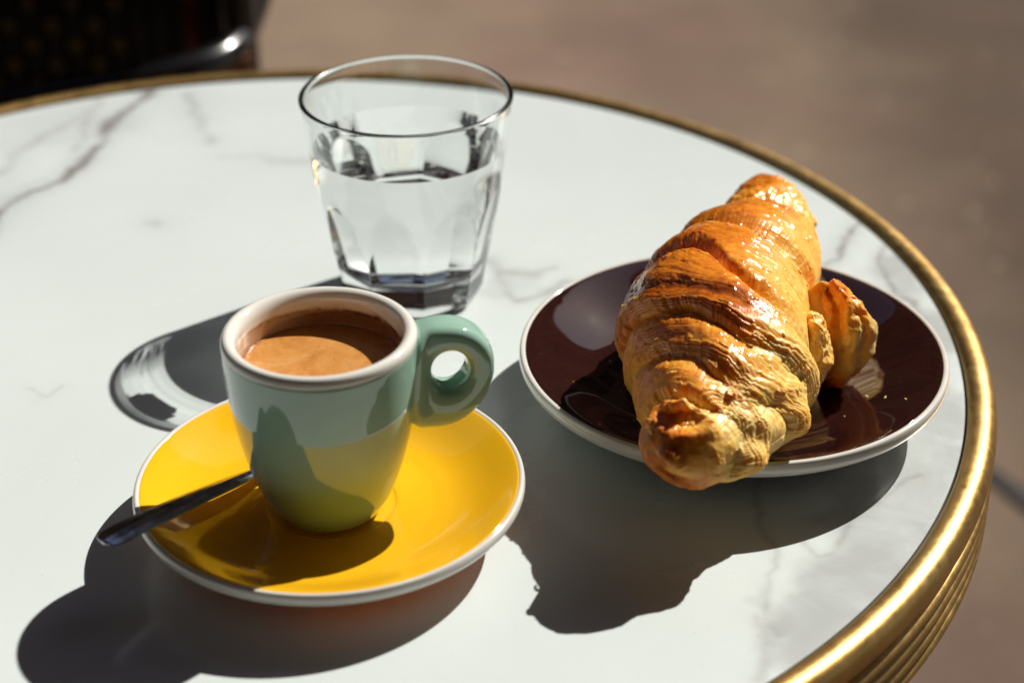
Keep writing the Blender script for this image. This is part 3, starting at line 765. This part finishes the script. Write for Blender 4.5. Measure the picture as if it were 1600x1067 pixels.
    P = P@Mr.T + np.array((.0512, .4832, .0452))
    tn = .26 + .18*fbm(P*200, 47, 3) + .12*(np.cos(A_) < 0) + 0*B_
    o = mesh_obj('torn_crust', (P - base).reshape(-1, 3), grid_faces(nA, nB, wrap_v=True, wrap_u=True), PASTRY, root, attrs={'tone': np.clip(tn, 0, 1), 'gloss': .2 + 0*tn})
    o['label'] = 'ragged torn crust ring round the hollow of the near tip'
    # hair-thin torn strands hanging from the lower right edge
    for k, (ox, l_) in enumerate(((0, .006), (.0012, .0045), (-.0015, .005), (.0022, .0035))):
        p0 = np.array((.0742 + ox, .4935 + ox*.4, .0262)); pt = [p0, p0 + np.array((.0012*(k-1.2), -.0015, -.3*l_)), p0 + np.array((-.0015 + .0016*k, -.003, -.8*l_))]
        V_, F_ = tube_vf(catmull(pt, 5), np.linspace(.00022, .00008, 11), 6); shards.append((V_ - base, F_)); stone.append(np.full(len(V_), .3))
    V_, F_ = join_vf(shards)
    o = mesh_obj('crust_flake', V_, F_, PASTRY, root, smooth=False, attrs={'tone': np.concatenate(stone), 'gloss': np.zeros(len(V_))}); o['kind'] = 'stuff'
    return root, base
CR, CBASE = croissant()

# ------------------------------------------------------------------ crumbs that fell on the brown saucer
def crumbs():
    rng = np.random.RandomState(8)
    for k in range(11):
        a_ = rng.uniform(150, 235) if k < 7 else rng.uniform(-60, 5); r_ = rng.uniform(.040, .070)
        x, y = S2[0] + r_*math.cos(R(a_)), S2[1] + r_*math.sin(R(a_)); z = float(saucer_h(r_)) + .0004
        n = 7; sz = rng.uniform(.0003, .0008); V = []
        for h in (0, .00016):
            for i in range(n):
                f = 2*math.pi*i/n; q = sz*rng.uniform(.5, 1.2); V.append((q*math.cos(f), q*math.sin(f)*.6, h + .00015*math.sin(f*2)))
        F = [tuple(range(n))[::-1], tuple(range(n, 2*n))] + [(i, (i+1) % n, n+(i+1) % n, n+i) for i in range(n)]
        o = mesh_obj('pastry_crumb', V, F, PASTRY, None, smooth=False, attrs={'tone': [rng.uniform(.1, .5)]*(2*n), 'gloss': [0]*(2*n)})
        o.location = (x, y, z); o.rotation_euler = (rng.uniform(-.3, .3), rng.uniform(-.3, .3), rng.uniform(0, 6))
        side = 'left of' if k < 7 else 'in front right of'
        tag(o, 'tiny pale pastry crumb on the brown saucer %s the croissant' % side, 'crumb', 'crumbs on the brown saucer %s the croissant' % side)
crumbs()

# ------------------------------------------------------------------ chair (far left, in its own shade)
def chair():
    root = empty('bistro_chair', (-.44, 1.22, GZ), 'black woven bistro chair standing behind the table at far left', 'chair')
    b = np.array([-.44, 1.22, GZ])
    def add(name, V, F, mat, **k): return mesh_obj(name, np.asarray(V)-b, F, mat, root, **k)
    yb = 1.16
    # backrest panel between posts: woven strands as geometry
    x0, x1, z0, z1 = -.62, -.195, -.30, .12
    add('back_panel', *box_vf(((x0+x1)/2, yb+.012, (z0+z1)/2), (x1-x0, .006, z1-z0)), BLACKW, smooth=False)
    parts = []; dots = []
    nx, nz = 30, 30
    for i in range(nx):
        x = x0 + (i+.5)*(x1-x0)/nx; parts.append(box_vf((x, yb+.005, (z0+z1)/2), ((x1-x0)/nx*.8, .003, z1-z0)))
    for j in range(nz):
        z = z0 + (j+.5)*(z1-z0)/nz
        for i in range(nx):
            x = x0 + (i+.5)*(x1-x0)/nx
            if (i+j) % 2 == 0 and 4 < i < 26: dots.append(box_vf((x, yb+.0015, z), ((x1-x0)/nx*.62, .003, (z1-z0)/nz*.62)))
    V, F = join_vf(parts); o = add('woven_strands', V, F, BLACKW, smooth=False); o['kind'] = 'stuff'
    V, F = join_vf(dots); o = add('ochre_weave', V, F, CREAMW, smooth=False); o['kind'] = 'stuff'
    for sx, xx in ((0, x0-.012), (1, x1+.014)):
        V, F = tube_vf([(xx, yb+.10, GZ+.0), (xx, yb+.03, -.35), (xx, yb+.005, -.2), (xx, yb+.01, .05), (xx, yb+.02, .15)], .014, 14); add('back_post', V, F, BLACKL)
    V, F = box_vf((-.209, yb-.004, -.09), (.008, .008, .42)); add('red_trim', V, F, REDW, smooth=False)
    V, F = tube_vf([(x0-.01, yb+.02, .14), (-.41, yb+.02, .17), (x1+.01, yb+.02, .14)], .014, 14); add('top_rail', V, F, BLACKL)
    # arm: shiny bent tube sweeping from the right post down to the left front
    path = catmull([(-.176, yb+.09, -.078), (-.177, yb+.02, -.079), (-.186, yb-.024, -.081), (-.212, yb-.05, -.083), (-.25, yb-.063, -.088), (-.33, yb-.075, -.096), (-.45, yb-.08, -.11)], 10)
    V, F = tube_vf(path, .0105, 18); add('armrest', V, F, BLACKL)
    V, F = tube_vf([(-.176, yb-.012, -.085), (-.177, yb-.012, -.30), (-.180, yb-.012, GZ)], .008, 12); add('cane_leg', V, F, RATTAN)
    # seat and legs
    V, F = box_vf((-.435, yb-.12, -.305), (.42, .26, .03)); add('seat', V, F, BLACKW, smooth=False)
    for xx in (-.62, -.25):
        V, F = tube_vf([(xx, yb-.20, -.31), (xx, yb-.21, GZ)], .012, 12); add('leg', V, F, BLACKL)
chair()

# ------------------------------------------------------------------ unseen houses and canopy added to deepen the shade and be mirrored
def street():
    plaster = M('limestone', rough=.85); v = plaster.coord()
    plaster.to(plaster.ramp(plaster.noise(v, 1.5, 4), [(.3, (.16, .105, .062)), (.7, (.22, .145, .088))]), 'Base Color')
    dkglass = M('window_glass', color=(.02, .025, .03), rough=.08).m
    zinc = M('zinc_roof', color=(.10, .11, .12), rough=.5).m
    cloth = M('added_awning_cloth', color=(.30, .085, .04), rough=.9).m
    iron = M('iron', color=(.02, .02, .022), rough=.5).m
    shopf = M('shop_paint', color=(.045, .012, .010), rough=.4).m
    def house(x0, x1, y, depth, h, face, label, floors=5):
        # face = -1: front looks toward -y
        root = empty('added_town_house', ((x0+x1)/2, y, GZ), label, 'building')  # unseen house, put in to block sky and fill reflections
        b = np.array([(x0+x1)/2, y, GZ])
        yc = y - face*depth/2
        V, F = box_vf(((x0+x1)/2, yc, GZ + h/2), (x1-x0, depth, h)); mesh_obj('wall', V-b, F, plaster.m, root, smooth=False)
        V, F = join_vf([box_vf(((x0+x1)/2, yc, GZ+h+.2), (x1-x0+.4, depth+.4, .4)), box_vf(((x0+x1)/2, yc, GZ+h+1.1), (x1-x0-.3, depth-.8, 1.4))]); mesh_obj('roof', V-b, F, zinc, root, smooth=False)
        fh = h/floors; n = max(2, int((x1-x0)/1.9)); me = None
        for k in range(1, floors):
            for i in range(n):
                x = x0 + (i+.5)*(x1-x0)/n; z = GZ + k*fh + fh*.5
                if me is None:
                    V, F = join_vf([box_vf((0, -face*.0+face*.03, 0), (.95, .06, fh*.62)), box_vf((0, face*.10, -fh*.31), (1.15, .2, .08)), box_vf((0, face*.05, fh*.33), (1.15, .1, .1))])
                    o = mesh_obj('window', V, F, dkglass, root, smooth=False); me = o.data
                else:
                    o = bpy.data.objects.new('window', me); COL.objects.link(o); o.parent = root
                o.location = (x-b[0], 0, z-b[2])
        V, F = box_vf(((x0+x1)/2, y+face*.06, GZ+fh*.42), (x1-x0-.6, .12, fh*.8)); mesh_obj('shop_front', V-b, F, shopf, root, smooth=False)
        return root
    house(-16, 7.2, 11.5, 8, 11.5, -1, 'unseen tall stone town house added across the street for shade and reflections')
    house(16, 30, 9.5, 8, 12, -1, 'unseen narrower stone town house added at the sunny street corner for shade and reflections')
    house(-14, 14, -3.2, 8, 14, 1, 'unseen stone cafe building added behind the terrace to block the sky')
    root = empty('added_awning', (0, -3.1, 1.9), 'unseen dark red cloth canopy added over the cafe terrace to block the sky', 'added_awning')  # unseen canopy, put in to keep sky light off the table
    b = np.array([0, -3.1, 1.9])
    n = 24; V = []; 
    for i in range(n+1):
        x = -7 + 14*i/n
        for y, z in ((-3.1, 2.5), (1.15, 1.62), (1.17, 1.40)): V.append((x, y, z - .03*(i % 2)*(y > 0)))
        for y, z in ((1.16, 1.40), (1.14, 1.60), (-3.1, 2.48)): V.append((x, y, z - .03*(i % 2)*(y > 0)))
    mesh_obj('added_awning_cloth', np.array(V)-b, grid_faces(n+1, 6, wrap_v=True), cloth, root, smooth=False)
    for x in (-6.5, -2.2, 2.2, 6.5):
        Vt, Ft = tube_vf([(x, -3.1, 1.7), (x, -.9, 1.72), (x, 1.1, 1.58)], .025, 8); mesh_obj('added_awning_arm', Vt-b, Ft, iron, root)
street()
